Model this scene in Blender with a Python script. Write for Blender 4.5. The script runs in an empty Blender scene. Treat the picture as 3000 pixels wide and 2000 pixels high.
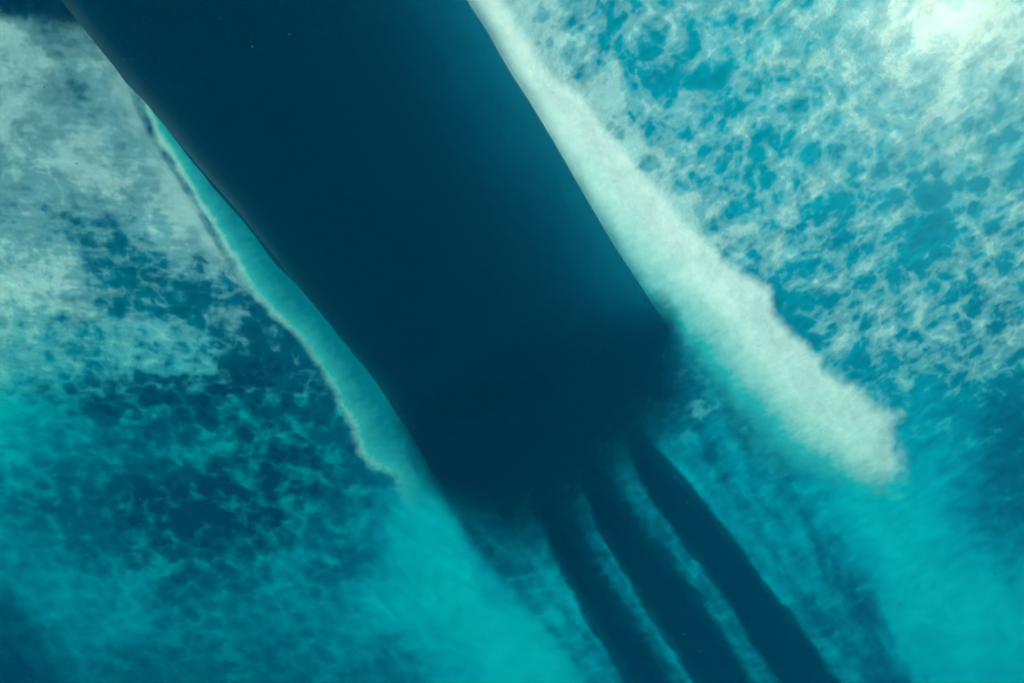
import bpy, math, random
import numpy as np
from mathutils import Vector

random.seed(7)
rng = np.random.RandomState(7)
sc = bpy.context.scene
col = sc.collection
R = math.radians

# ------------------------------------------------------------------ camera
CAM = np.array([0.0, 0.0, -6.0])
TILT = R(20.0)
FPX = 2000.0                      # focal length in pixels of the 3000 px wide photo (24 mm)
FWD = np.array([0.0, math.sin(TILT), math.cos(TILT)])
RGT = np.array([1.0, 0.0, 0.0])
DWN = np.array([0.0, math.cos(TILT), -math.sin(TILT)])

cam_d = bpy.data.cameras.new("camera")
cam_d.lens = 24.0
cam_d.sensor_width = 36.0
cam_d.clip_start = 0.02
cam_d.clip_end = 2000.0
cam = bpy.data.objects.new("camera", cam_d)
col.objects.link(cam)
cam.location = CAM
cam.rotation_euler = Vector(FWD).to_track_quat('-Z', 'Y').to_euler()
from mathutils import Matrix
cam.rotation_euler = Matrix((RGT, -DWN, -FWD)).transposed().to_euler()
sc.camera = cam

# ------------------------------------------------------------------ light
SUN = np.array([0.64, -0.12, 1.18]); SUN /= np.linalg.norm(SUN)
world = bpy.data.worlds.new("World"); sc.world = world
world.use_nodes = True
wn = world.node_tree
bg = wn.nodes["Background"]
sky = wn.nodes.new("ShaderNodeTexSky")
sky.sky_type = 'NISHITA'; sky.sun_disc = False
sky.sun_elevation = math.asin(SUN[2])
sky.sun_rotation = math.atan2(SUN[0], SUN[1])
wn.links.new(sky.outputs[0], bg.inputs[0])
bg.inputs[1].default_value = 0.09
sd = bpy.data.lights.new("sun", 'SUN'); sd.energy = 4.0; sd.angle = R(0.5); sd.color = (1.0, 0.965, 0.9)
sun = bpy.data.objects.new("sun", sd); col.objects.link(sun)
sun.location = (10, 0, 20)
sun.rotation_euler = Vector(SUN).to_track_quat('Z', 'Y').to_euler()

sc.view_settings.view_transform = 'Standard'
sc.view_settings.look = 'None'
sc.view_settings.gamma = 1.0
sc.view_settings.exposure = 0.0
cy = sc.cycles
cy.use_denoising = True; cy.use_adaptive_sampling = True; cy.adaptive_threshold = 0.03
cy.max_bounces = 6; cy.diffuse_bounces = 3; cy.glossy_bounces = 2; cy.transmission_bounces = 4
cy.volume_bounces = 2; cy.transparent_max_bounces = 16
cy.caustics_reflective = False; cy.caustics_refractive = True
cy.sample_clamp_indirect = 6.0

# ------------------------------------------------------------------ helpers
def at(px, py, z):
    """point of the view ray through photo pixel (px, py) at height z"""
    d = FWD + (px - 1500.0) / FPX * RGT + (py - 1000.0) / FPX * DWN
    return CAM + d * ((z - CAM[2]) / d[2])

def to_px(P):
    r = P - CAM
    zc = np.maximum(r @ FWD, 0.3)
    return 1500 + FPX * (r @ RGT) / zc, 1000 + FPX * (r @ DWN) / zc

def tag(o, label=None, cat=None, group=None, kind=None):
    if label: o["label"] = label
    if cat: o["category"] = cat
    if group: o["group"] = group
    if kind: o["kind"] = kind
    return o

def mesh_obj(name, verts, faces, m, parent=None, smooth=True, attrs=None):
    me = bpy.data.meshes.new(name)
    me.from_pydata([tuple(v) for v in verts], [], [tuple(f) for f in faces])
    me.update()
    if smooth:
        me.polygons.foreach_set("use_smooth", [True] * len(me.polygons))
    for k, a in (attrs or {}).items():
        at_ = me.attributes.new(k, 'FLOAT', 'POINT')
        at_.data.foreach_set("value", np.asarray(a, dtype=np.float32))
    if m: me.materials.append(m)
    o = bpy.data.objects.new(name, me)
    col.objects.link(o)
    if parent: o.parent = parent
    return o

# value noise in numpy for geometry
_perm = rng.rand(64, 64, 4)
def vnoise(x, y, k=0):
    xi = np.floor(x).astype(int); yi = np.floor(y).astype(int)
    fx = x - xi; fy = y - yi
    fx = fx * fx * (3 - 2 * fx); fy = fy * fy * (3 - 2 * fy)
    T = _perm[:, :, k % 4]
    g = lambda a, b: T[a % 64, b % 64]
    return (g(xi, yi) * (1 - fx) + g(xi + 1, yi) * fx) * (1 - fy) + (g(xi, yi + 1) * (1 - fx) + g(xi + 1, yi + 1) * fx) * fy
def fbm(x, y, oct=5, k=0, rough=0.5):
    s = 0; a = 1; t = 0
    for i in range(oct):
        s = s + a * vnoise(x * 2 ** i + 11.3 * i, y * 2 ** i + 5.7 * i, k + i); t += a; a *= rough
    return s / t - 0.5

def polydist(X, Y, pts):
    """distance to a polyline and the signed side"""
    best = np.full(X.shape, 1e9); u = np.zeros(X.shape); L = 0
    seg = [math.dist(pts[i], pts[i + 1]) for i in range(len(pts) - 1)]
    tot = sum(seg)
    for i in range(len(pts) - 1):
        ax, ay = pts[i]; bx, by = pts[i + 1]
        dx, dy = bx - ax, by - ay
        t = np.clip(((X - ax) * dx + (Y - ay) * dy) / (dx * dx + dy * dy), 0, 1)
        d = np.hypot(X - ax - t * dx, Y - ay - t * dy)
        m = d < best
        best = np.where(m, d, best); u = np.where(m, (L + t * seg[i]) / tot, u)
        L += seg[i]
    return best, u

def resample(pts, n):
    p = np.array(pts, float)
    # smooth (Catmull-Rom) then even arc length
    q = []
    for i in range(len(p) - 1):
        p0 = p[max(i - 1, 0)]; p1 = p[i]; p2 = p[i + 1]; p3 = p[min(i + 2, len(p) - 1)]
        for t in np.linspace(0, 1, 12, endpoint=False):
            q.append(0.5 * ((2 * p1) + (-p0 + p2) * t + (2 * p0 - 5 * p1 + 4 * p2 - p3) * t * t + (-p0 + 3 * p1 - 3 * p2 + p3) * t ** 3))
    q.append(p[-1]); q = np.array(q)
    s = np.r_[0, np.cumsum(np.hypot(*np.diff(q, axis=0).T))]
    w = np.linspace(0, s[-1], n)
    return np.c_[np.interp(w, s, q[:, 0]), np.interp(w, s, q[:, 1])]

class NT:
    def __init__(self, name):
        self.m = bpy.data.materials.new(name); self.m.use_nodes = True
        self.t = self.m.node_tree; self.t.nodes.clear()
        self.out = self.t.nodes.new("ShaderNodeOutputMaterial")
    def n(self, typ, **kw):
        nd = self.t.nodes.new("ShaderNode" + typ)
        for k, v in kw.items():
            if k.startswith('i_'):
                s = nd.inputs[k[2:].replace('_', ' ')] if not k[2:].isdigit() else nd.inputs[int(k[2:])]
                if isinstance(v, bpy.types.NodeSocket): self.t.links.new(v, s)
                else: s.default_value = v
            else: setattr(nd, k, v)
        return nd
    def math(self, op, a, b=None, c=None, clamp=False):
        nd = self.t.nodes.new("ShaderNodeMath"); nd.operation = op; nd.use_clamp = clamp
        for i, v in enumerate((a, b, c)):
            if v is None: continue
            if isinstance(v, bpy.types.NodeSocket): self.t.links.new(v, nd.inputs[i])
            else: nd.inputs[i].default_value = v
        return nd.outputs[0]
    def attr(self, name):
        return self.n("Attribute", attribute_name=name).outputs["Fac"]
    def noise(self, vec, scale, detail=6, rough=0.55, dist=0.0):
        return self.n("TexNoise", i_Vector=vec, i_Scale=scale, i_Detail=detail, i_Roughness=rough, i_Distortion=dist).outputs["Fac"]
    def sstep(self, v, a, b):
        nd = self.n("MapRange", interpolation_type='SMOOTHSTEP')
        self.t.links.new(v, nd.inputs[0]); nd.inputs[1].default_value = a; nd.inputs[2].default_value = b
        return nd.outputs[0]
    def mixc(self, f, a, b):
        nd = self.t.nodes.new("ShaderNodeMix"); nd.data_type = 'RGBA'
        for s, v in ((nd.inputs[0], f), (nd.inputs[6], a), (nd.inputs[7], b)):
            if isinstance(v, bpy.types.NodeSocket): self.t.links.new(v, s)
            else: s.default_value = v if not isinstance(v, tuple) or len(v) == 4 else (*v, 1)
        return nd.outputs[2]
    def mixs(self, f, a, b):
        nd = self.t.nodes.new("ShaderNodeMixShader")
        for i, v in enumerate((f, a, b)):
            if isinstance(v, bpy.types.NodeSocket): self.t.links.new(v, nd.inputs[i])
            else: nd.inputs[i].default_value = v
        return nd.outputs[0]
    def ramp(self, f, stops):
        nd = self.n("ValToRGB", i_Fac=f); e = nd.color_ramp.elements
        while len(e) > len(stops): e.remove(e[-1])
        while len(e) < len(stops): e.new(0.5)
        for el, (p, c) in zip(e, stops): el.position = p; el.color = (*c, 1)
        return nd.outputs[0]
    def link(self, a, b): self.t.links.new(a, b)
    def vec(self, scale=(1, 1, 1), rot=(0, 0, 0)):
        tc = self.n("TexCoord").outputs["Object"]
        mp = self.n("Mapping"); self.link(tc, mp.inputs[0])
        mp.inputs["Scale"].default_value = scale; mp.inputs["Rotation"].default_value = rot
        return mp.outputs[0]
    def along(self, rot, stretch):
        """object coordinates drawn out along one direction on the water"""
        tc = self.n("TexCoord").outputs["Object"]
        mp = self.n("Mapping", vector_type='TEXTURE'); self.link(tc, mp.inputs[0])
        mp.inputs["Scale"].default_value = (stretch, 1, 1); mp.inputs["Rotation"].default_value = (0, 0, rot)
        return mp.outputs[0]
    def mixv(self, f, a, b):
        nd = self.t.nodes.new("ShaderNodeMix"); nd.data_type = 'VECTOR'
        self.link(f, nd.inputs[0]); self.link(a, nd.inputs[4]); self.link(b, nd.inputs[5])
        return nd.outputs[1]
    def warp(self, v, scale, amt):
        nz = self.n("TexNoise", i_Vector=v, i_Scale=scale, i_Detail=3.0).outputs["Color"]
        s = self.n("VectorMath", operation='SUBTRACT'); self.link(nz, s.inputs[0]); s.inputs[1].default_value = (.5, .5, .5)
        m = self.n("VectorMath", operation='SCALE'); self.link(s.outputs[0], m.inputs[0]); m.inputs[3].default_value = amt
        a = self.n("VectorMath", operation='ADD'); self.link(v, a.inputs[0]); self.link(m.outputs[0], a.inputs[1])
        return a.outputs[0]

# ------------------------------------------------------------------ layout of the foam (photo pixels -> places on the water)
HULL_L = [(-560, -900), (-180, -420), (80, -130), (240, 65), (335, 185), (424, 290), (512, 396), (597, 500), (714, 638), (842, 800), (979, 965), (1101, 1118), (1188, 1241), (1290, 1410)]
HULL_R = [(760, -1000), (1050, -520), (1240, -210), (1367, 0), (1429, 97), (1490, 204), (1556, 306), (1633, 434), (1709, 566), (1796, 714), (1858, 807), (1904, 879), (1960, 963)]
WAKE_L = [(1290, 1410), (1378, 1552), (1459, 1654), (1582, 1802), (1643, 1879), (1714, 1965), (1850, 2130)]

# ------------------------------------------------------------------ the water
def m_sea():
    t = NT("sea_surface_foam")
    foam = t.attr("foam"); aer = t.attr("aer"); lace = t.attr("lace"); det = t.attr("calm")
    bandv = t.attr("band"); tint = t.attr("tint")
    v0 = t.vec()
    v = t.warp(v0, 2.4, 0.16)
    right = t.attr("side")
    vs = t.mixv(right, t.along(R(4), 2.6), t.along(R(-38), 2.4))
    wake = t.attr("wake"); vk = t.along(R(56), 4.5)
    nk = t.noise(t.warp(vk, 1.5, 0.25), 2.6, 6, 0.6, 0.1)
    nk2 = t.noise(t.warp(vk, 5.0, 0.08), 9.0, 6, 0.62, 0.1)
    n1 = t.noise(v, 1.7, 8, 0.58, 0.0)
    n2 = t.noise(v, 6.0, 8, 0.62, 0.1)
    n3 = t.noise(t.warp(vs, 2.5, 0.15), 5.5, 7, 0.62, 0.1)
    nf = t.noise(t.warp(vs, 6.0, 0.05), 17.0, 5, 0.65, 0.1)
    vw = t.warp(t.warp(v0, 1.3, 0.35), 9.0, 0.09)
    vo = t.n("TexVoronoi", feature='F1', i_Vector=vw, i_Scale=5.6).outputs["Distance"]
    vo2 = t.n("TexVoronoi", feature='F1', i_Vector=vw, i_Scale=14.0).outputs["Distance"]
    puff = t.math('SUBTRACT', t.math('ADD', vo, t.math('MULTIPLY', vo2, 0.5)), 0.80)
    big = t.math('MULTIPLY', t.math('SUBTRACT', n1, 0.5), t.math('SUBTRACT', 0.65, t.math('MULTIPLY', right, 0.2)))
    med = t.math('MULTIPLY', t.math('MULTIPLY', t.math('SUBTRACT', n2, 0.5), 1.25), det)
    ani = t.math('MULTIPLY', t.math('MULTIPLY', t.math('ADD', t.math('SUBTRACT', n3, 0.5), t.math('MULTIPLY', t.math('SUBTRACT', nf, 0.5), 0.55)), 0.9), det)
    pf = t.math('MULTIPLY', puff, t.math('MULTIPLY', det, t.attr("puffy")))
    s = t.math('ADD', t.math('ADD', foam, big), t.math('ADD', t.math('ADD', med, ani), pf))
    body = t.sstep(s, 0.22, 0.86)
    thin = t.math('MULTIPLY', t.sstep(s, -0.05, 0.5), 0.47)
    f = t.math('MAXIMUM', body, thin)
    # cell walls between dark rounded puffs, in turquoise
    aa = t.math('ADD', aer, t.math('ADD', t.math('MULTIPLY', big, 0.30), t.math('ADD', t.math('MULTIPLY', med, 0.16), t.math('MULTIPLY', ani, 0.3))))
    aa = t.math('ADD', aa, t.math('MULTIPLY', puff, lace))
    wk = t.math('ADD', t.math('MULTIPLY', t.math('SUBTRACT', nk, 0.52), 0.9), t.math('MULTIPLY', t.math('SUBTRACT', nk2, 0.5), 0.45))
    aa = t.math('ADD', aa, t.math('MULTIPLY', wk, wake))
    base = t.ramp(aa, [(0.0, (0, .015, .035)), (.25, (0, .08, .125)), (.45, (0, .20, .29)), (.6, (0, .30, .40)), (.8, (0, .38, .46)), (1.0, (0, .46, .52))])
    foamc = t.mixc(t.sstep(aer, 0.3, 0.75), (.32, .48, .53), (.42, .64, .67))
    foamc = t.mixc(t.attr("white"), (0.0, .36, .39), foamc)
    colr = t.mixc(f, base, foamc)
    dens = t.math('ADD', 1.0, t.math('MULTIPLY', t.math('ADD', t.math('SUBTRACT', n3, 0.55), t.math('MULTIPLY', t.math('SUBTRACT', nf, 0.5), 0.7)), t.math('MULTIPLY', det, 0.9)))
    hs = t.n("HueSaturation"); t.link(colr, hs.inputs["Color"]); t.link(dens, hs.inputs["Value"]); colr = hs.outputs[0]
    # dense foam of the bow waves
    vb = t.warp(t.along(R(-25), 1.7), 5.0, 0.10)
    fine = t.noise(vb, 20, 6, 0.6, 0.3)
    nb = t.noise(vb, 5, 7, 0.6, 0.1)
    bf = t.sstep(t.math('ADD', bandv, t.math('MULTIPLY', t.math('SUBTRACT', n2, 0.5), 0.7)), 0.12, 0.85)
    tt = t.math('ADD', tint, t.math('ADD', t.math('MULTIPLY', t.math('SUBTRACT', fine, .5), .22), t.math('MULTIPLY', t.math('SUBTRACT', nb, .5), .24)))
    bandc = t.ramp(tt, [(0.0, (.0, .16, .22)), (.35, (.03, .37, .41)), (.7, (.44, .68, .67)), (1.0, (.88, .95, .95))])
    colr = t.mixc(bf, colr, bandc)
    hgt = t.math('ADD', t.math('MULTIPLY', n2, 0.6), t.math('MULTIPLY', fine, 0.4))
    st = t.math('MULTIPLY', det, t.math('ADD', t.math('MULTIPLY', t.math('SUBTRACT', t.math('MAXIMUM', f, bf), t.math('MULTIPLY', bf, 0.6)), 0.45), 0.1))
    bmp = t.n("Bump", i_Strength=st, i_Distance=0.08, i_Height=hgt)
    tr = t.n("BsdfTranslucent", i_Color=colr, i_Normal=bmp.outputs[0])
    rf = t.n("BsdfRefraction", i_Color=(1, .72, .74, 1), i_Roughness=0.7, i_IOR=1.12, i_Normal=bmp.outputs[0])
    rg = t.n("BsdfRefraction", i_Color=(1, .72, .74, 1), i_Roughness=1.0, i_IOR=1.15, i_Normal=bmp.outputs[0])
    a = t.mixs(0.0022, tr.outputs[0], rf.outputs[0])
    a = t.mixs(0.0042, a, rg.outputs[0])
    tp = t.n("BsdfTransparent", i_Color=(0.0, .75, .95, 1))
    clr = t.math('MULTIPLY', t.math('SUBTRACT', 1.0, f), t.math('SUBTRACT', 1.0, bf))
    a = t.mixs(t.math('MULTIPLY', clr, 0.11), a, tp.outputs[0])
    t.link(a, t.out.inputs[0])
    return t.m

RL = [(1180, -260), (1320, 0), (1440, 204), (1590, 434), (1760, 714), (1900, 900), (2010, 1030), (2130, 1180), (2260, 1330), (2420, 1450), (2560, 1520)]
RR = [(1330, -260), (1459, 0), (1536, 117), (1587, 204), (1665, 265), (1720, 316), (1766, 378), (1816, 434), (1862, 500), (1924, 566), (1998, 658), (2045, 700), (2130, 777), (2245, 843), (2264, 924), (2315, 986), (2362, 1016), (2425, 1103), (2500, 1129), (2540, 1185), (2615, 1220), (2592, 1271), (2620, 1358), (2600, 1500)]
LL = [(330, 120), (380, 210), (420, 290), (455, 390), (500, 450), (560, 550), (640, 690), (720, 830), (790, 910), (880, 985), (940, 1075), (985, 1150), (1025, 1230), (1050, 1320), (1090, 1360), (1150, 1390), (1170, 1450), (1200, 1560)]
LR = [(400, 110), (450, 200), (520, 290), (610, 400), (700, 500), (820, 640), (940, 800), (1080, 965), (1200, 1118), (1290, 1241), (1390, 1400), (1480, 1560)]

# px, py, foam, aeration
PTS = """
0 -100 .0 .1; 120 0 .0 .12; 0 140 .80 .3; 110 200 .75 .3; 170 200 .45 .3; 60 330 .65 .35; 230 290 .15 .3; 260 170 .5 .35; 330 330 .6 .4; 150 420 .6 .35
250 480 .95 .45; 330 520 .9 .45; 60 520 .55 .35; 420 560 .5 .4; 400 420 .25 .35; 0 700 .6 .45; 100 600 .2 .3; 250 620 .15 .3; 350 700 .1 .28; 500 640 .6 .45
620 760 .5 .4; 100 780 .8 .5; 200 850 .75 .5; 0 900 .8 .55; 330 800 .05 .28; 450 850 .05 .27; 600 900 -.1 .22; 100 1000 .6 .6; 250 1010 .25 .45; 420 1040 .55 .6
550 1070 .35 .5; 0 1060 .65 .65; 700 1000 -.1 .14; 800 1080 -.1 .16; 300 1160 -.1 .3; 480 1160 -.1 .28; 150 1160 .35 .62; 0 1200 .25 .7; 650 1180 .0 .22; 900 1150 .05 .24
100 1300 .05 .62; 300 1300 .1 .5; 500 1300 .05 .4; 700 1350 .15 .3; 850 1300 .1 .3; 980 1300 -.05 .33; 0 1420 .0 .42; 200 1400 .0 .3; 400 1450 .0 .12; 600 1480 -.1 .05
780 1480 .05 .08; 900 1430 .1 .2; 1050 1450 0 .35; 1050 1600 0 .3; 950 1560 .1 .5; 300 1560 -.1 .38; 50 1620 -.1 .5; 150 1750 -.2 .58; 350 1750 -.1 .6; 500 1650 0 .3
700 1650 .1 .35; 800 1750 0 .5; 1150 1750 0 .68; 1000 1850 0 .5; 600 1850 0 .42; 200 1900 -.2 .5; 0 1850 -.2 .2; 0 2000 -.3 .0; 120 2000 -.3 .1; 400 2000 -.1 .35
700 2000 0 .35; 900 1970 0 .4; 1150 1960 0 .3; 1300 1900 0 .6; 1200 1550 0 .82; 1300 1700 0 .92; 1450 1850 0 .97; 1550 2000 0 .9; 1700 2150 0 .7; 1450 2150 0 .5
1500 1600 0 .5; 1600 1750 0 .72; 1750 1950 0 .65; 1500 1700 0 .6
1500 -100 .9 .7; 1600 100 .75 .6; 1700 30 .5 .55; 1800 100 .12 .5; 1850 0 .35 .5; 1700 200 .5 .55; 1750 300 .6 .55; 1850 250 .1 .48; 2000 60 .45 .55; 2000 200 .15 .5
1950 330 .35 .5; 2060 300 -.1 .45; 2150 240 .0 .45; 2200 100 .45 .6; 2300 40 .6 .6; 2400 150 .5 .65; 2560 100 .3 .6; 2600 30 .55 .65; 2750 60 .85 .7; 2850 0 .9 .7; 2750 180 .65 .65; 2950 60 .7 .6
3000 200 .45 .5; 2900 250 .5 .55; 2500 300 .6 .6; 2650 300 .45 .55; 2800 400 .4 .5; 3000 400 .1 .45; 2300 300 .45 .55; 2200 350 .4 .5; 2150 420 .15 .5; 2300 430 .05 .5
1850 420 .6 .6; 1950 500 .5 .6; 2080 480 .65 .6; 2050 400 .3 .55; 2170 520 .0 .45; 2200 640 .35 .55; 2050 620 .5 .6; 2300 560 .65 .6; 2400 500 .1 .45; 2500 440 .45 .55; 2550 560 .25 .5; 2650 540 .15 .42
2750 600 -.2 .42; 2900 530 .35 .5; 3000 600 .5 .5; 2900 700 .4 .5; 3000 800 .4 .5; 2450 650 .05 .45; 2560 640 .35 .5; 2650 700 -.2 .42; 2350 700 .45 .55; 2280 780 .2 .5; 2400 800 -.15 .44
2500 760 .05 .45; 2350 900 -.3 .42; 2500 900 .6 .55; 2580 920 .55 .55; 2450 850 .3 .5; 2650 850 .2 .5; 2750 880 .25 .5; 2700 1000 .4 .5; 2850 1000 .5 .5; 2900 900 .25 .45; 2820 1080 .35 .5; 2950 1080 .2 .45
2520 1050 .0 .5; 2600 1120 .0 .5; 2680 1200 -.15 .55; 2800 1200 -.2 .5; 2950 1200 -.2 .25; 3050 1250 -.2 .2; 2700 1300 -.2 .58; 2800 1350 -.2 .48; 2950 1400 -.2 .2; 2850 1500 -.2 .3; 2720 1420 -.2 .7
3000 1550 -.2 .25; 3000 1700 -.2 .55; 2800 1600 -.2 .68; 2650 1550 -.2 .96; 2550 1520 -.2 .98; 2700 1700 -.2 .9; 2850 1800 -.2 .92; 2950 1900 -.2 .8; 2750 1950 -.2 .75; 2650 1850 -.2 .75; 3000 2000 -.2 .6
2000 1000 -.1 .45; 2060 1120 -.1 .45; 2150 1200 -.1 .5; 2000 1250 0 .6; 2100 1350 0 .62; 2200 1450 -.1 .6; 2300 1550 0 .62; 2250 1350 -.1 .55; 2400 1500 -.1 .65; 2350 1700 0 .55; 2450 1800 0 .5; 2400 1950 0 .5; 2550 2000 0 .45; 2500 1650 -.1 .55
1900 1600 0 .5; 1850 1950 0 .45; 2100 2000 0 .45; 1750 1600 0 .45; 2150 1850 0 .5
"""
P = np.array([[float(a) for a in r.split()] for r in PTS.replace("\n", ";").split(";") if r.strip()])

cl = lambda a: np.clip(a, 0, 1)
def fields(V):
    X, Y = to_px(V)
    Xw = X + 60 * fbm(V[:, 0] * 1.3, V[:, 1] * 1.3, 4, 0); Yw = Y + 60 * fbm(V[:, 0] * 1.3 + 9, V[:, 1] * 1.3 + 4, 4, 1)
    foam = np.zeros(len(V)); aer = np.zeros(len(V))
    near = (X > -900) & (X < 3900) & (Y > -900) & (Y < 2900)
    idx = np.where(near)[0]
    for s in range(0, len(idx), 4000):
        i = idx[s:s + 4000]
        d2 = (Xw[i][:, None] - P[:, 0]) ** 2 + (Yw[i][:, None] - P[:, 1]) ** 2
        w = np.exp(-d2 / (2 * 62.0 ** 2)) + 1e-4 / (1 + d2 / 1e4) ** 2
        w /= w.sum(1)[:, None]
        foam[i] = w @ P[:, 2]; aer[i] = w @ P[:, 3]
    calm = np.clip(1.2 - (Y - 850) / 1300, 0.28, 1.0)
    calm *= 1 - 0.35 * cl((700 - X) / 400) * cl((750 - Y) / 300)
    aer += 0.07 * cl((1100 - X) / 200) * cl((1300 - Y) / 300) * cl((Y - 500) / 200)
    aer -= 0.10 * cl((1150 - X) / 200) * cl((Y - 1000) / 200)
    aer += 0.10 * cl((X - 1500) / 300) * cl((1000 - Y) / 400)
    far = ~near
    foam[far] = 0.1; aer[far] = 0.4
    # lace strength
    lace = np.full(len(V), 0.19)
    d, _ = polydist(Xw, Yw, [(480, 1150), (750, 1180), (880, 1300), (780, 1460), (600, 1550), (450, 1600)])
    lace += 0.25 * np.exp(-(d / 170) ** 2)
    # long dark lines along the wake: shading of its ridges painted as lower aeration
    d, u = polydist(X + 10 * fbm(V[:, 0] * 3, V[:, 1] * 3, 3, 2), Y, WAKE_L)
    aer -= 0.28 * np.exp(-(d / 26) ** 2) * np.clip(1.3 - u, 0, 1)
    d, u = polydist(X, Y, [(420, 285), (450, 385), (500, 455), (560, 555), (640, 700), (740, 840)])
    aer -= 0.1 * np.exp(-(d / 9) ** 2); foam -= 0.35 * np.exp(-(d / 9) ** 2)
    for pts, w_, a_ in (([(2180, 1130), (2300, 1420), (2420, 1640), (2560, 1850), (2640, 2030)], 45, .22),
                        ([(2080, 1330), (2200, 1480), (2330, 1700), (2420, 1850)], 30, .12),
                        ([(1500, 1640), (1640, 1760), (1760, 1900), (1840, 2030)], 30, .1)):
        d, u = polydist(Xw, Yw, pts)
        aer -= a_ * np.exp(-(d / w_) ** 2)
    for pts, w_, a_ in (([(150, 1165), (320, 1165), (560, 1150), (760, 1120)], 45, .15), ([(2110, 1250), (2220, 1500), (2350, 1700)], 35, -.12)):
        d, u = polydist(Xw, Yw, pts)
        aer -= a_ * np.exp(-(d / w_) ** 2)
    # bow wave bands
    Xj = X + 16 * fbm(V[:, 0] * 5, V[:, 1] * 5, 4, 0); Yj = Y + 16 * fbm(V[:, 0] * 5 + 9, V[:, 1] * 5 + 4, 4, 1)
    def inside(Xa, Ya, A, B):
        poly = A + B[::-1]; c = np.zeros(Xa.shape, bool)
        for i in range(len(poly)):
            x1, y1 = poly[i]; x2, y2 = poly[(i + 1) % len(poly)]
            if y1 == y2: continue
            c ^= ((y1 > Ya) != (y2 > Ya)) & (Xa < (x2 - x1) * (Ya - y1) / (y2 - y1) + x1)
        return c
    band_ = np.zeros(len(V)); tint = np.zeros(len(V)); which = np.zeros(len(V), int)
    ins = inside(Xj, Yj, RL, RR)
    dl, ul = polydist(Xj, Yj, RL); dr, ur = polydist(Xj, Yj, RR)
    softl = 25 + 75 * cl((ul - .5) * 3)
    bR = cl(0.5 + np.where(ins, 1, -1) * np.minimum(dl / softl, dr / (34 + 50 * cl((ur - .78) * 5))) * 0.5) * cl((1.0 - ur) * 18)
    band_ = np.where(bR > 0.02, bR * 1.05, 0); which[bR > 0.45] = 1
    wr = dl / (dl + dr + 1e-6)
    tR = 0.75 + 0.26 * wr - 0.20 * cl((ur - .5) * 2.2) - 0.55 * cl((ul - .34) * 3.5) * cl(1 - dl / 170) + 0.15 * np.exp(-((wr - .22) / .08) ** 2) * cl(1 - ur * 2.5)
    # milky spill outside the right margin of the band
    ex = np.where(ins, 0, dr); foam += 0.5 * np.exp(-ex / 65) * cl((.66 - ur) * 8) * (X > 1300)
    insL = inside(Xj, Yj, LL, LR)
    d2l, u2 = polydist(Xj, Yj, LL); d2r, _ = polydist(Xj, Yj, LR)
    bL = cl(0.5 + np.where(insL, 1, -1) * np.minimum(d2l / 24, d2r / 14) * 0.5) * cl(u2 * 25) * cl((1 - u2) * 8)
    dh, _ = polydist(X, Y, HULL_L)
    tL = 0.27 + (0.40 - .10 * u2) * np.exp(-(d2l / (16 + 34 * u2)) ** 1.5) - (0.20 + 0.16 * cl(u2 * 3 - .6)) * np.exp(-dh / (25 + 130 * u2)) + .12 * cl((.35 - u2) * 4)  # tint falls towards the hull, painting its shadow onto the ribbon
    lft = bL > bR
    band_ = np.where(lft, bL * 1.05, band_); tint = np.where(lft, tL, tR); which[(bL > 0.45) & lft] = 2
    # smooth milky sheet outside the thin line
    insO = inside(X, Y, [(270, 60), (320, 250), (370, 400), (385, 520), (420, 620), (530, 700), (640, 790), (760, 880)], [(330, 120), (400, 290), (445, 400), (492, 465), (550, 560), (630, 700), (708, 830), (760, 880)])
    dO, uO = polydist(X, Y, [(330, 120), (400, 290), (445, 400), (492, 465), (550, 560), (630, 700), (708, 830), (760, 880)])
    m_ = insO * np.exp(-(dO / 75) ** 2) * cl(dO / 8)
    foam += 0.25 * m_; calm = calm * (1 - 0.7 * m_ * (uO < .8))
    return foam, aer, lace, calm, band_, tint, which, np.where(ins, dl * dr / (dl + dr + 1) / 75, 0)

def axis(lo, hi, step, far, n):
    mid = np.arange(lo, hi + step / 2, step)
    g = np.geomspace(step * 2, far, n)
    return np.r_[lo - g[::-1], mid, hi + g]

def zsea(x, y):
    z = 0.08 * fbm(x * 0.55, y * 0.55, 3, 1) + 0.05 * fbm(x * 2.2, y * 2.2, 4, 2)
    return z * np.clip(1.4 - np.hypot(x, y - 3) / 60, 0, 1)

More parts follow.
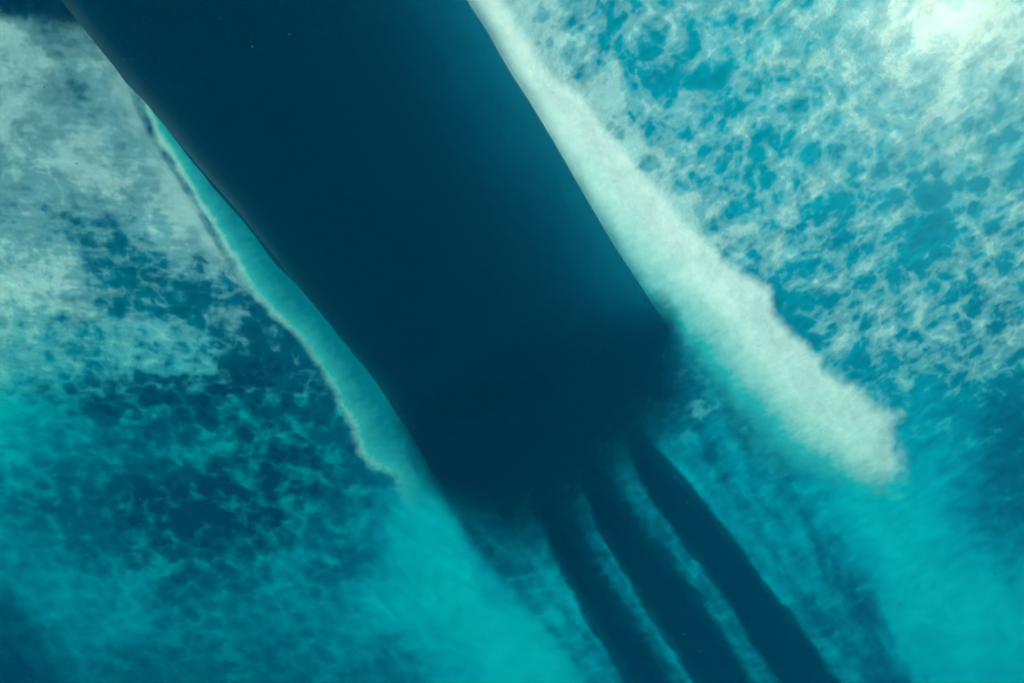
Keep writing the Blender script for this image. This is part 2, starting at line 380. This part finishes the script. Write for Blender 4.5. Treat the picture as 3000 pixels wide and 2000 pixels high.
def build_sea():
    xs = axis(-6.5, 6.5, 0.022, 190, 30); ys = axis(-1.3, 7.1, 0.022, 190, 30)
    XX, YY = np.meshgrid(xs, ys, indexing='ij')
    x = XX.ravel(); y = YY.ravel()
    V0 = np.c_[x, y, np.zeros_like(x)]
    foam, aer, lace, calm, bnd, tint, which, lift = fields(V0)
    X, Y = to_px(V0)
    rt = cl((X - 1100) / 500)
    white = cl((1180 + 130 * rt - Y) / 330)          # bubbles sink with distance behind the bow: whitish at the surface, turquoise below
    puffy = 0.45 + 0.65 * rt + 0.3 * (1 - rt) * cl((Y - 750) / 250)
    # wake: everything aft of the transom between two lines that run on from the hull's edges
    sd = lambda A, B: ((B[0] - A[0]) * (Y - A[1]) - (B[1] - A[1]) * (X - A[0])) / math.dist(A, B)
    wake = cl((120 + sd((1960, 963), (2640, 2000))) / 170 + .3) * cl((60 - sd((1290, 1410), (1750, 2000))) / 120) * cl((-sd((2000, 880), (1250, 1350)) + 60) / 160)
    aer = aer - 0.13 * wake
    bs = cl(lift); bs = bs * bs * (3 - 2 * bs)
    z = zsea(x, y) - 0.04 * np.clip(foam, 0, 1) - bs * (0.06 + 0.05 * fbm(x * 3, y * 3, 4, 1, 0.5))
    V = np.c_[x, y, z]
    nx, ny = XX.shape
    ii = (np.arange(nx - 1)[:, None] * ny + np.arange(ny - 1)[None, :]).ravel()
    F = np.c_[ii, ii + 1, ii + ny + 1, ii + ny]
    fw = which[F].max(1)
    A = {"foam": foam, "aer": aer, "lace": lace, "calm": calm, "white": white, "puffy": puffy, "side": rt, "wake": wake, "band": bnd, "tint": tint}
    m = m_sea()
    for k, name, label, cat, kind in ((0, "water_surface", "foamy turquoise sea surface seen from underneath", "water", "structure"),
                                      (1, "bow_wave_foam", "bright white foam band along the right edge of the dark hull", "foam", "stuff"),
                                      (2, "bow_wave_foam", "thin turquoise foam ribbon along the left edge of the hull", "foam", "stuff")):
        f = F[fw == k]
        used, inv = np.unique(f, return_inverse=True)
        f2 = inv.reshape(f.shape)
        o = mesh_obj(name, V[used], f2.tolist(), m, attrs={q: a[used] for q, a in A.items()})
        tag(o, label, cat, kind=kind)

build_sea()

# body of the water: closed box round camera and scene
def m_water():
    t = NT("sea_water")
    pv = t.n("VolumeScatter", i_Color=(0.02, .51, 1.0, 1), i_Density=0.077, i_Anisotropy=0.3)
    ab = t.n("VolumeAbsorption", i_Color=(0.0, .90, .93, 1), i_Density=0.085)
    ad = t.n("AddShader"); t.link(pv.outputs[0], ad.inputs[0]); t.link(ab.outputs[0], ad.inputs[1])
    t.link(ad.outputs[0], t.out.inputs["Volume"])
    return t.m
S = 230.0
bv = [(x, y, z) for x in (-S, S) for y in (-S, S) for z in (-26.0, 1.2)]
bf = [(0, 1, 3, 2), (4, 6, 7, 5), (0, 4, 5, 1), (2, 3, 7, 6), (0, 2, 6, 4), (1, 5, 7, 3)]
tag(mesh_obj("sea_water", bv, bf, m_water(), smooth=False), "clear blue green sea water filling the view", "water", kind="structure")

# ------------------------------------------------------------------ the boat
def m_hull():
    t = NT("dark_bottom_paint")
    v = t.vec()
    n = t.noise(v, 2.0, 8, 0.65); n2 = t.noise(v, 40, 4, 0.6)
    bow = t.sstep(t.attr("bow"), 0.35, 0.95)
    c = t.mixc(n, (.03, .12, .17), (.05, .16, .21))
    c = t.mixc(t.math('MULTIPLY', bow, t.sstep(n2, .35, .7)), c, (.07, .08, .12))
    b = t.n("Bump", i_Strength=0.3, i_Distance=0.01, i_Height=n2)
    p = t.n("BsdfPrincipled", i_Base_Color=c, i_Roughness=0.5, i_Normal=b.outputs[0])
    t.link(p.outputs[0], t.out.inputs[0]); return t.m

def build_hull():
    n = 90; m = 36
    L = resample(HULL_L, n); Rr = resample(HULL_R, n)
    zc = -0.20
    V = []; bow = []
    W = np.linspace(-1, 1, m)
    for i in range(n):
        a = at(*L[i], zc); b = at(*Rr[i], zc)
        c = (a + b) / 2; h = (b - a) / 2
        ring = []
        # bottom, chine to chine, rounded bilges
        for w in W:
            q = math.sin(w * math.pi / 2)
            k0 = -0.30                                     # the boat heels a little: deepest line off centre
            u = (q - k0) / (1 - k0) if q > k0 else (q - k0) / (1 + k0)
            dep = 1.0 - 0.55 * max(0.0, (i / (n - 1) - 0.35) / 0.65) ** 1.5
            ring.append(c + h * q + np.array([0, 0, -0.72 * dep * max(0.0, 1 - abs(u) ** (2.0 if u > 0 else 4.5)) ** (0.75 if u > 0 else 1.0)]))
        # sides up, slightly tucked in so that the bilge is the silhouette
        for (k, z) in ((0.99, -0.08), (0.98, 0.05), (0.97, 0.15), (0.95, 0.3)):
            p = c + h * k; ring.append(np.array([p[0], p[1], z]))
        for (k, z) in ((0.95, 0.3), (0.97, 0.15), (0.98, 0.05), (0.99, -0.08)):
            p = c - h * k; ring.append(np.array([p[0], p[1], z]))
        V += ring; bow += [1 - i / (n - 1)] * len(ring)
    r = m + 8
    F = []
    for i in range(n - 1):
        for j in range(r):
            k = (j + 1) % r
            F.append((i * r + j, i * r + k, (i + 1) * r + k, (i + 1) * r + j))
    F.append(tuple(range(r))[::-1])
    root = bpy.data.objects.new("boat", None); col.objects.link(root)
    base = at(900, 600, -0.76); root.location = base
    V = np.array(V)
    mh = m_hull()
    tag(root, "dark blue boat hull passing overhead, seen from directly below", "boat")
    o = mesh_obj("hull", V - base, F, mh, root, attrs={"bow": bow})
    # transom: slightly recessed plate closing the stern
    last = V[-r:]
    cc = last.mean(0)
    pl = [cc + (p - cc) * 1.0 for p in last]
    ax = (V[-r:] - V[-2 * r:-r]).mean(0); ax /= np.linalg.norm(ax)
    back = [p + ax * 0.05 for p in pl]
    TV = pl + back; TF = [tuple(range(r, 2 * r))] + [(j, (j + 1) % r, r + (j + 1) % r, r + j) for j in range(r)]
    mesh_obj("transom", np.array(TV) - base, TF, mh, root, smooth=False)
    return root
build_hull()

# ------------------------------------------------------------------ dark plumes behind the stern
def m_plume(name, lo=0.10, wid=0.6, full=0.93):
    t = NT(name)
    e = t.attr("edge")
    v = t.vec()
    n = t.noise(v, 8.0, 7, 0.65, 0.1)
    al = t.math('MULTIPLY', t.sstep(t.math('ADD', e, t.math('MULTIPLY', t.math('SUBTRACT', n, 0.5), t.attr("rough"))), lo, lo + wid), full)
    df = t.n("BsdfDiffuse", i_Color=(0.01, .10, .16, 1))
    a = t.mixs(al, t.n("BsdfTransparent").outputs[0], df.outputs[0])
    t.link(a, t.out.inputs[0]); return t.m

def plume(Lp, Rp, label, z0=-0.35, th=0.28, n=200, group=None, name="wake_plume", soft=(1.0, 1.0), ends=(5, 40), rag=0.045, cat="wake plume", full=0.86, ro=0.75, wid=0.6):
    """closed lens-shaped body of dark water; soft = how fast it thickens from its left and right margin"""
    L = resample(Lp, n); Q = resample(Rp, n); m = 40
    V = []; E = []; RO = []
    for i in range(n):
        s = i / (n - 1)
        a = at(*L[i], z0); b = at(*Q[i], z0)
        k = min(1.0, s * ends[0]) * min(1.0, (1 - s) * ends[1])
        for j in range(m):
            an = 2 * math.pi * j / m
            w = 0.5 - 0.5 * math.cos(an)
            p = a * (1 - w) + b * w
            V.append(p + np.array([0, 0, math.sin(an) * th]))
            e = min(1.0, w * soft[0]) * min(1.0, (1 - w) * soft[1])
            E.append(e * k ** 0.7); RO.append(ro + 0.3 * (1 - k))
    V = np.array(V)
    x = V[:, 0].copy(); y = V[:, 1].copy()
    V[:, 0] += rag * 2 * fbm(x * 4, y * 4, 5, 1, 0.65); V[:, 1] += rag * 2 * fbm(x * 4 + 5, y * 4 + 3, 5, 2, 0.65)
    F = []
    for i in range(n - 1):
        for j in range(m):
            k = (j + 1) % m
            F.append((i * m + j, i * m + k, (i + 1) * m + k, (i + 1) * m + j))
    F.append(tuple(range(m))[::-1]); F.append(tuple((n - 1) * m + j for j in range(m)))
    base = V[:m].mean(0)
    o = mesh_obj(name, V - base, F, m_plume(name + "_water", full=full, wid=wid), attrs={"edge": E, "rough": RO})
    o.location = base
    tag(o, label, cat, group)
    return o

G = "dark plumes trailing behind the stern"
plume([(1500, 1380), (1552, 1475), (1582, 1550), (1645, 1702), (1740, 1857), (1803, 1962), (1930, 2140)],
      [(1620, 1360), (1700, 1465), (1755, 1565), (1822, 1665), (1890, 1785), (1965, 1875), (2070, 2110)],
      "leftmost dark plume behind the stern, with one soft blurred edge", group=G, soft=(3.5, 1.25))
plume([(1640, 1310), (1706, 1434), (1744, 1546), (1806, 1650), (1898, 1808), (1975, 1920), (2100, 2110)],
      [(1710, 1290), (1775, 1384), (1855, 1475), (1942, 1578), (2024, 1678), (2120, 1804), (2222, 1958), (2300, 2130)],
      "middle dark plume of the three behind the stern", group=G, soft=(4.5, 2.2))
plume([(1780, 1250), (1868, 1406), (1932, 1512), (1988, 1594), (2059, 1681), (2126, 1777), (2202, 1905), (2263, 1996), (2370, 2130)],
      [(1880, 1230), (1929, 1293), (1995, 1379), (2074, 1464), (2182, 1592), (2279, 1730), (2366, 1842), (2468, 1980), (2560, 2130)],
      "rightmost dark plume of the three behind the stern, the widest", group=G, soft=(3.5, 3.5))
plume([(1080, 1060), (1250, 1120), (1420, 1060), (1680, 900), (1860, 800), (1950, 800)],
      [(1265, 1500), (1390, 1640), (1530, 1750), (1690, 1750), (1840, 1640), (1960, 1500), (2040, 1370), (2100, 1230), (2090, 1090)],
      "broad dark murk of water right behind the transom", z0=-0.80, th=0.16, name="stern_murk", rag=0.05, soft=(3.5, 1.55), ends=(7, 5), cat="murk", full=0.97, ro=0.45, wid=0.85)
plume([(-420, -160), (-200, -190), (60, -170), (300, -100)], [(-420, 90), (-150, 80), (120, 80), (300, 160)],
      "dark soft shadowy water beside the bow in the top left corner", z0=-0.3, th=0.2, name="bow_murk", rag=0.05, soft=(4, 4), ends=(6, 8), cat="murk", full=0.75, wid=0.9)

def add_glow_veil():  # added see-through body; its pale colour stands in for light along the edge
    A = [(x - 460, y + 100) for x, y in HULL_R[1:]]; B = [(x + 60, y - 10) for x, y in HULL_R[1:]]
    A += [(1680, 1160), (1800, 1250)]; B += [(2080, 1080), (2130, 1200)]
    o = plume(A, B, "added pale teal veil standing in for the glow under the right edge of the hull", z0=-0.95, th=0.10, n=160, name="glow_veil", soft=(1.0, 8), ends=(6, 3.5), rag=0.03, cat=None, full=0.0)
    t = NT("glow_veil")
    e = t.attr("edge")
    n = t.noise(t.vec(), 1.5, 4, 0.5)
    al = t.math('MULTIPLY', t.math('POWER', e, 2.4), t.math('MULTIPLY', n, 1.8))
    a = t.n("BsdfTranslucent", i_Color=(.04, .72, .92, 1)); d = t.n("BsdfDiffuse", i_Color=(.04, .72, .92, 1))
    w = t.mixs(0.5, a.outputs[0], d.outputs[0])
    t.link(t.mixs(al, t.n("BsdfTransparent").outputs[0], w), t.out.inputs[0])
    o.data.materials.clear(); o.data.materials.append(t.m)
    o["kind"] = "stuff"
add_glow_veil()

# ------------------------------------------------------------------ specks drifting in the water
def specks():
    V = []; F = []
    ico = [(0, 0, 1), (0.894, 0, .447), (.276, .851, .447), (-.724, .526, .447), (-.724, -.526, .447), (.276, -.851, .447),
           (.724, .526, -.447), (-.276, .851, -.447), (-.894, 0, -.447), (-.276, -.851, -.447), (.724, -.526, -.447), (0, 0, -1)]
    fi = [(0, 1, 2), (0, 2, 3), (0, 3, 4), (0, 4, 5), (0, 5, 1), (1, 6, 2), (2, 7, 3), (3, 8, 4), (4, 9, 5), (5, 10, 1), (6, 7, 2), (7, 8, 3), (8, 9, 4), (9, 10, 5), (10, 6, 1), (6, 11, 7), (7, 11, 8), (8, 11, 9), (9, 11, 10), (10, 11, 6)]
    for k in range(620):
        if k < 260:
            px, py = random.uniform(-300, 3300), random.uniform(-200, 2200)
            f = random.choice([0.0003, 0.0004, 0.0005, 0.0007, 0.0014 if px < 900 else 0.0008])
        else:                                  # a drifting cloud of fine specks near the bow
            px, py = random.gauss(480, 420), random.gauss(40, 230); f = random.uniform(0.0003, 0.0006)
        z = random.uniform(-5.6, -3.4)
        p = at(px, py, z); d = np.linalg.norm(p - CAM)
        r = d * f
        b = len(V)
        sx, sy, sz = random.uniform(.8, 1.6), random.uniform(.7, 1.1), random.uniform(.7, 1.1)
        V += [(p[0] + r * a * sx, p[1] + r * bb * sy, p[2] + r * c * sz) for a, bb, c in ico]
        F += [(b + i, b + j, b + l) for i, j, l in fi]
    t = NT("plankton_speck")
    p = t.n("BsdfTranslucent", i_Color=(1, .72, .74, 1)); q = t.n("BsdfTransparent")
    t.link(t.mixs(0.45, q.outputs[0], p.outputs[0]), t.out.inputs[0])
    tag(mesh_obj("drifting_specks", V, F, t.m), "tiny pale pink specks drifting through the sea water", "specks", kind="stuff")
specks()
